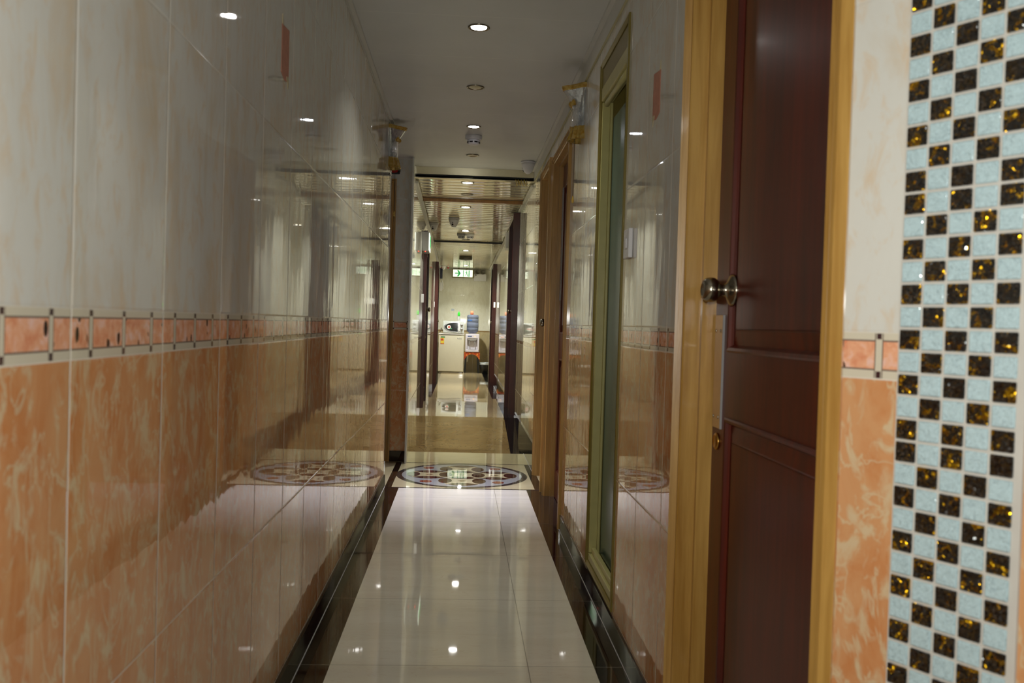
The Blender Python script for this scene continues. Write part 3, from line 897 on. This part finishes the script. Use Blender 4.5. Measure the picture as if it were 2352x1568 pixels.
def torn(loc, rotz, label, mir):
    t = thing('paper_strip', label, 'paper strip', loc, rotz, 'torn paper strips on the walls')
    pts = [(-.045, .0), (.0, -.006), (.045, .004), (.043, .06), (.045, .118), (.005, .122), (-.043, .128), (-.046, .07)]
    pts = [(x * mir, z) for x, z in pts]
    g = G(); g.prism(pts, .0004, .0012); g.build('paper', MT['paper'], t)
    g = G(); g.prism([(x * mir, z) for x, z in ((-.047, .0), (-.038, -.018), (-.030, -.002), (-.02, .0), (-.02, .01), (-.047, .012))], .0005, .0018); g.build('tape', MT['paper_edge'], t)
    g = G(); g.prism([(x * mir, z) for x, z in ((.045, .118), (.043, .142), (.034, .124), (.03, .118))], .0005, .0018)
    g.build('tape', MT['paper_edge'], t)
    return t


torn((XL, 2.25, 1.585), LEFT, 'faded pink torn paper strip high on the left wall', 1)
torn((XR, 2.45, 1.575), RIGHT, 'faded pink torn paper strip high on the right wall above the gold door frame', -1)

# red alarm in the recess
t = thing('alarm_bell', 'small red fire alarm sounder at the top of the facing wall', 'alarm', (-.515, 6.5, 2.085), FACE)
g = G(); g.lathe([(0, .0005), (.034, .0005), (.034, .02), (.028, .034), (.018, .04), (0, .042)], None, 28, Matrix.Rotation(-PI / 2, 4, 'X')); g.build('bell', MT['red_plastic'], t)
g = G(); g.box(-.04, .04, .0004, .012, -.04, .04, bev=.004); g.build('back_box', MT['dark_plastic'], t)
t = thing('cable_bundle', 'loose yellow cables hanging in the ceiling gap beside the cone camera', 'cable', (.40, 6.845, 2.045))
for k in range(4):
    dx = -.03 + .022 * k
    g = G(); g.tube([(dx, 0, .05), (dx + .004, -.006, .025), (dx + .012, -.004, .0), (dx + .02, .0, .022), (dx + .016, .004, .05)], .0025)
    g.build('cable', MT['yellow_cable'], t)

# ------------------------------------------------------------------ far corridor: signs and boxes
green = rgb(20, 150, 70)
MT['sign_white'] = emit('sign_white', (.90, 1.0, .84, 1), .98)
MT['sign_green'] = emit('sign_green', (.02, .42, .10, 1), .4)
MT['led_red'] = emit('led_red', (1, .05, .03, 1), 4)
MT['led_orange'] = emit('led_orange', (1, .35, .05, 1), 3)


def pictogram(parent, s, y0):
    """arrow to the right and a man running through a door; drawn as seen by the reader, x to the right"""
    g = G()
    def P(pts):
        g.prism([(-x * s, z * s) for x, z in pts], y0, y0 + .002)
    P([(-.75, -.045), (-.42, -.045), (-.55, -.30), (-.40, -.30), (-.20, 0), (-.40, .30), (-.55, .30), (-.42, .045), (-.75, .045)])
    g.build('arrow', MT['sign_green'], parent)
    g = G()
    P([(.03, -.32), (.09, -.32), (.09, .30), (.03, .30)])
    P([(.55, -.32), (.64, -.32), (.64, .30), (.55, .30)])
    P([(.36 + .045 * math.cos(k * PI / 5), .22 + .045 * math.sin(k * PI / 5)) for k in range(10)])
    P([(.30, .14), (.38, .15), (.42, -.02), (.34, -.04)])
    P([(.30, .14), (.20, .06), (.23, .03), (.33, .10)])
    P([(.38, .14), (.46, .06), (.52, .09), (.51, .12), (.45, .10), (.39, .16)])
    P([(.36, -.02), (.42, -.02), (.50, -.16), (.46, -.30), (.42, -.30), (.44, -.16)])
    P([(.34, -.04), (.38, -.05), (.30, -.18), (.20, -.20), (.20, -.15), (.28, -.14)])
    g.build('running_figure', MT['sign_green'], parent)


t = thing('exit_sign', 'lit green and white exit sign with arrow above the fridge', 'exit sign', (-.022, 17.86, 1.98), FACE, 'emergency exit signs')
g = G(); g.box(-.215, .215, -.06, .0, -.085, .078, bev=.004); g.box(-.10, -.06, -.05, -.02, .078, .0995); g.box(.06, .10, -.05, -.02, .078, .0995); g.build('housing', MT['olive_dark'], t)
g = G(); g.box(-.192, .192, .0, .006, -.070, .070, bev=.002); fc = g.build('sign_face', MT['sign_white'], t)
pictogram(fc, .205, .0062)
# side sign on the left wall
p = on_left(8.62)
t = thing('exit_sign', 'silver box exit sign with glowing side on the left wall of the far corridor', 'exit sign', (p[0], p[1], 1.76), LEFT - AL, 'emergency exit signs')
g = G(); g.box(-.18, .20, .001, .062, -.10, .075, bev=.004); g.build('housing', MT['grey_plastic'], t)
g = G(); g.box(-.17, .19, .062, .068, -.092, .068, bev=.002); fc = g.build('sign_face', MT['sign_white'], t)
pictogram(fc, .19, .0682)
g = G(); g.cyl((.15, .03, -.106), (.15, .03, -.1), .005); g.build('indicator', MT['led_red'], t)
tag(G().box(-.13, .13, 0, .075, -.085, .085, bev=.006).build('junction_box', MT['white_plastic'], loc=(XR, 9.75, 1.895), rotz=RIGHT),
    'white box high on the right wall of the far corridor', 'electrical box')
t = thing('emergency_light', 'white battery box with two round spot lamps right of the exit sign', 'emergency light', (.32, 18.0, 1.915), FACE)
g = G(); g.box(-.122, .122, .001, .075, -.07, .065, bev=.005); g.build('battery_box', MT['white_plastic'], t)
g = G(); g.box(.07, .10, .075, .077, .035, .05); g.build('label_window', MT['dark_plastic'], t)
for sx in (-1, 1):
    g = G(); g.lathe([(0, 0), (.02, 0), (.043, .03), (.045, .045), (.040, .046), (.02, .03), (0, .028)], None, 24, Matrix.Translation((sx * .052, .03, .106)) @ Matrix.Rotation(-PI / 2, 4, 'X'))
    g.cyl((sx * .052, .04, .063), (sx * .052, .04, .09), .008)
    g.build('spot_lamp', MT['drum'], t)
p = on_left(17.2)
tag(G().box(-.1, .1, .001, .05, -.105, .105, bev=.004).build('control_box', MT['navy_plastic'], loc=(p[0], 17.6, 1.955), rotz=LEFT - AL), 'dark blue box on the left wall before the end wall', 'electrical box')
t = thing('wall_telephone', 'white wall box with a curved lead under the dark blue box', 'telephone', (p[0], 17.62, 1.70), LEFT - AL)
g = G(); g.box(-.05, .05, .001, .045, -.08, .08, bev=.006); g.build('body', MT['white_plastic'], t)
g = G(); g.tube([(0, .02, .14), (0, .035, .12), (0, .055, .07), (0, .06, .03), (0, .06, -.06)], .008); g.build('lead', MT['white_plastic'], t)
for sx, lab in ((-.43, 'red alarm light left of the farthest dome camera'), (-.305, 'red alarm light right of the farthest dome camera')):
    t = thing('alarm_light', lab, 'alarm light', (sx, 17.45, H2), 0, 'red alarm lights at the end')
    g = G(); g.lathe([(0, -.0005), (.022, -.0005), (.022, -.012), (0, -.012)], None, 20); g.build('lamp_base', MT['white_plastic'], t)
    g = G(); g.lathe([(.018, -.012), (.018, -.03), (.010, -.04), (0, -.042)], None, 20); g.build('lamp_cap', MT['red_plastic'], t)
tag(G().box(-.03, .03, .0006, .0016, -.022, .022).build('wall_sticker', plain('pale_blue', rgb(188, 196, 205), .5), loc=(-.20, 18.0, 1.26), rotz=FACE), 'pale blue sticker on the end wall above the microwave', 'sticker')

# ------------------------------------------------------------------ fridge, microwave, bottle
MT['fridge'] = plain('fridge_white', rgb(206, 202, 186), .25, 0, var=.02, Coat_Weight=.3)
MT['micro'] = plain('microwave_silver', rgb(200, 204, 206), .28, .2, var=.02)
MT['dark_glass'] = plain('dark_glass', rgb(30, 34, 34), .06, 0, var=.1)
MT['label_yellow'] = plain('label_yellow', rgb(222, 196, 70), .5)
MT['label_green'] = plain('label_green', rgb(50, 120, 80), .5)
MT['label_red'] = plain('label_red', rgb(196, 70, 60), .5)
MT['blue_label'] = plain('label_blue', rgb(60, 84, 130), .4)
FY = 17.36
t = thing('fridge', 'small cream-white fridge under the microwave at the end wall', 'fridge', (-.205, FY, ZA), FACE)
g = G(); g.box(-.243, .243, -.50, -.045, .012, .748, bev=.006); g.box(-.22, .22, -.47, -.05, 0, .012)
g.build('cabinet', MT['fridge'], t)
g = G(); g.box(-.243, .243, -.041, .0, .022, .72, bev=.008, seg=3); g.build('door', MT['fridge'], t)
g = G(); g.box(-.246, .246, -.50, .006, .728, .752, bev=.006); g.build('top_cover', MT['white_plastic'], t)
g = G(); g.box(-.2, .2, -.012, .004, .7205, .7275); g.build('handle_recess', MT['dark_plastic'], t)
g = G(); g.box(.12, .20, .0002, .0012, .665, .69, MT['label_green']); g.box(.135, .205, .0002, .0014, .55, .663, MT['label_yellow']); g.box(.15, .20, .0014, .0018, .61, .65, MT['label_red']); g.box(.135, .205, .0014, .0018, .545, .556, MT['label_red'])
g.build('energy_label', None, t)
# maker's letters, too small to read in the photo: plain raised marks
def letters(txt, size, mat, parent, loc, rot, name='lettering', depth=.001):
    cu = bpy.data.curves.new(name, 'FONT'); cu.body = txt; cu.size = size; cu.extrude = depth; cu.align_x = 'CENTER'; cu.align_y = 'CENTER'
    tmp = bpy.data.objects.new(name, cu); col.objects.link(tmp)
    dg = bpy.context.evaluated_depsgraph_get(); me = bpy.data.meshes.new_from_object(tmp.evaluated_get(dg))
    bpy.data.objects.remove(tmp); me.materials.clear(); me.materials.append(mat)
    o = bpy.data.objects.new(name, me); col.objects.link(o); o.parent = parent; o.location = loc; o.rotation_euler = rot
    return o


letters('ND2', .045, MT['chrome'], t, (-.155, .0012, .655), (PI / 2, 0, PI))

t = thing('microwave', 'silver microwave oven with half-oval dark window on the fridge', 'microwave', (-.168, FY - .005, ZA + .753), FACE)
g = G(); g.box(-.199, .199, -.32, -.004, .008, .232, bev=.006); g.box(-.18, .18, -.3, -.02, 0, .008); g.build('body', MT['micro'], t)
g = G(); g.box(-.200, .200, -.004, .008, .008, .234, bev=.004); g.build('front_panel', MT['micro'], t)
# the half-oval window: round towards the viewer's left
def halfoval(sc_, cx=-.088, cz=.12, a=.272, b=.098):
    pts = [(cx + .015, cz - b * sc_ * .98), (cx - .005, cz + b * sc_ * 1.02)]
    pts = []
    for k in range(25):
        th = -PI / 2 + PI * k / 24
        pts.append((cx + a * sc_ * max(0, math.cos(th)) ** .85, cz + b * sc_ * math.sin(th)))
    return pts
g = G(); g.prism(halfoval(1.0), .008, .012); g.build('door_rim', MT['chrome'], t)
g = G(); g.prism(halfoval(.9, cx=-.083), .012, .0135); dw = g.build('door_window', MT['dark_glass'], t)
g = G(); g.prism([(.09 + .038 * math.cos(2 * PI * k / 20), .118 + .038 * math.sin(2 * PI * k / 20)) for k in range(20)], .0136, .0142, MT['white_plastic'])
g.prism([(.085 + .02 * math.cos(2 * PI * k / 16), .118 + .02 * math.sin(2 * PI * k / 16)) for k in range(16)], .0142, .0148, MT['label_red'])
g.box(.03, .06, .0136, .0144, .08, .10, MT['label_green']); g.build('window_sticker', None, dw)
g = G(); g.box(-.116, -.098, .008, .018, .05, .20, bev=.003); g.build('door_handle', MT['white_plastic'], t)
for z in (.165, .085):
    g = G(); g.lathe([(0, 0), (.026, 0), (.026, .004), (.020, .006), (.019, .018), (0, .019)], None, 24, Matrix.Translation((-.155, .008, z)) @ Matrix.Rotation(-PI / 2, 4, 'X'))
    g.build('control_dial', MT['grey_plastic'], t)
g = G(); g.tube([(.2, -.1, .03), (.222, -.08, .07), (.236, -.06, .10), (.243, -.05, .085), (.235, -.04, .05), (.262, -.04, .012)], .005); g.build('power_cord', MT['dark_plastic'], t)
t = thing('squeeze_bottle', 'clear bottle with bright green cap standing on the microwave', 'bottle', (-.075, FY + .15, ZA + .988))
g = G(); g.lathe([(0, 0), (.026, 0), (.03, .006), (.03, .06), (.022, .09), (.012, .1), (0, .1)], None, 24); g.build('bottle_body', MT['clear_glass'], t)
g = G(); g.lathe([(0, .1), (.02, .1), (.024, .115), (.024, .15), (.018, .172), (.008, .186), (0, .188)], None, 24); g.build('cap', plain('cap_green', rgb(40, 190, 40), .35), t)

# ------------------------------------------------------------------ water dispenser on a stool
DX = .198; DY = 17.42
t = thing('stool', 'dark small stool carrying the water dispenser', 'stool', (DX, DY, ZA), FACE)
g = G(); g.box(-.14, .14, -.27, .0, .372, .395, bev=.003); g.build('seat', MT['dark_plastic'], t)
for sx in (-1, 1):
    for yb in (-.25, -.02):
        g = G(); g.prism([(sx * .113 - .020, .372), (sx * .113 + .018, .372), (sx * .132 + .018, 0), (sx * .132 - .020, 0)], yb, yb + .022); g.build('leg', MT['dark_plastic'], t)
tc_ = NT('orange_cloth'); P_ = tc_.tc.outputs['Object']
tc_.out(Base_Color=tc_.ramp(tc_.vor(P_, 30), [(.2, rgb(222, 150, 50)), (.45, rgb(196, 84, 28)), (.8, rgb(160, 56, 24))]), Roughness=.8)
MT['cloth'] = tc_.m
g = G()
N = 24
arch = lambda u: .395 - .035 - .12 * (abs(u) ** 2.5)
pts = [(-.15, .402), (.15, .402)] + [(.15 - .3 * k / N, arch(1 - 2 * k / N)) for k in range(N + 1)]
g.prism(pts, .002, .008); g.box(-.15, .15, -.275, .008, .3955, .402)
g.prism([(-.285, .402), (.005, .402), (.005, .28), (-.10, .34), (-.2, .34), (-.285, .27)], .142, .15, None, Matrix.Rotation(PI / 2, 4, 'Z') @ Matrix.Scale(-1, 4, (0, 1, 0)))
g.prism([(-.285, .402), (.005, .402), (.005, .28), (-.10, .34), (-.2, .34), (-.285, .27)], .142, .15, None, Matrix.Rotation(PI / 2, 4, 'Z'))
tag(g.build('stool_cloth', MT['cloth'], loc=(DX, DY, ZA), rotz=FACE), 'orange patterned cloth draped over the stool under the dispenser', 'cloth')
MT['disp'] = plain('dispenser_white', rgb(205, 200, 212), .3, 0, var=.02)
ZD = ZA + .403
t = thing('water_dispenser', 'white table-top water dispenser with two taps beside the fridge', 'water dispenser', (DX, DY - .01, ZD), FACE)
g = G()
g.box(-.132, .132, -.26, -.05, 0, .345, bev=.012, seg=3)
g.box(-.132, -.098, -.055, .0, 0, .345, bev=.006); g.box(.098, .132, -.055, .0, 0, .345, bev=.006)
g.box(-.11, .11, -.055, .0, .265, .345, bev=.006); g.box(-.12, .12, -.055, .008, 0, .045, bev=.006)
bd = g.build('body', MT['disp'], t)
g = G(); pts = [(-.1, .27), (.1, .27)] + [(.1 * math.cos(k * PI / 12), .262 - .045 * math.sin(k * PI / 12)) for k in range(13)]
g.prism(pts, -.05, -.004); g.build('recess_hood', MT['grey_plastic'], t)
for sx in (-.05, .05):
    g = G(); g.box(sx - .012, sx + .012, -.05, -.012, .19, .215, bev=.003); g.cyl((sx, -.022, .19), (sx, -.022, .165), .007); g.box(sx - .008, sx + .008, -.016, -.008, .14, .205, bev=.002); g.build('tap', MT['grey_plastic'], t)
g = G(); g.box(-.085, .085, -.045, .004, .045, .052, bev=.002); g.build('drip_tray', MT['grey_plastic'], t)
g = G(); g.box(.01, .09, .0, .0015, .292, .312); g.build('name_strip', MT['blue_label'], t)
g = G(); g.lathe([(0, 0), (.008, 0), (.006, .003), (0, .003)], None, 12, Matrix.Translation((-.05, .0, .302)) @ Matrix.Rotation(-PI / 2, 4, 'X')); g.build('indicator', MT['led_orange'], t)
g = G(); g.lathe([(.0, .345), (.07, .345), (.085, .352), (.08, .36), (0, .36)], None, 32, Matrix.Translation((0, -.14, 0))); g.build('bottle_collar', MT['disp'], t)
t_ = NT('water_bottle'); P_ = t_.tc.outputs['Object']
t_.out(Base_Color=rgb(118, 126, 150), Roughness=.12, Transmission_Weight=.35, IOR=1.35)
MT['water'] = t_.m
t = thing('water_bottle', 'large blue-grey water bottle upside down on the dispenser', 'water bottle', (DX, DY + .13, ZD + .3605))
g = G(); prof = [(0, 0), (.05, 0), (.095, .022), (.112, .045), (.115, .10), (.1125, .104), (.1125, .108), (.115, .112), (.116, .200), (.1105, .205), (.1105, .211), (.114, .216), (.114, .27), (.110, .276), (.110, .284), (.115, .290), (.113, .335), (.098, .352), (.0, .356)]
g.lathe(prof, None, 48); g.build('bottle', MT['water'], t)
g = G(); g.lathe([(.1165, .235), (.1165, .262)], None, 12, a0=-PI / 2 - .95, a1=-PI / 2 - .15, cap=False); g.build('bottle_label', plain('lab', rgb(50, 90, 150), .4), t)
g = G(); g.lathe([(0, 0), (.031, 0), (.026, .07), (.024, .07), (.028, .003), (0, .003)], None, 24)
tag(g.build('plastic_cup', plain('cup_orange', rgb(240, 130, 96), .4), loc=(DX - .02, DY + .10, ZD + .3605 + .3575)), 'orange plastic cup upturned on the big water bottle', 'cup')

# ------------------------------------------------------------------ bin
t = thing('waste_bin', 'black waste bin lined with a white bag at the right of the stool', 'bin', (.445, 17.5, ZA))
g = G(); g.lathe([(0, 0), (.085, 0), (.10, .20), (.097, .20), (.083, .006), (0, .006)], None, 28); g.build('bin_body', MT['dark_plastic'], t)
g = G(); rg = random.Random(3)
g.lathe([(.094, .17), (.099, .203), (.104, .206), (.105, .19), (.106, .165)], None, 28, rad=lambda a, z: 1 + .06 * math.sin(5 * a + 20 * z) * (1 if z < .2 else .2), cap=False)
g.build('bin_bag', plain('bag', rgb(190, 196, 200), .35, 0, var=.1), t)
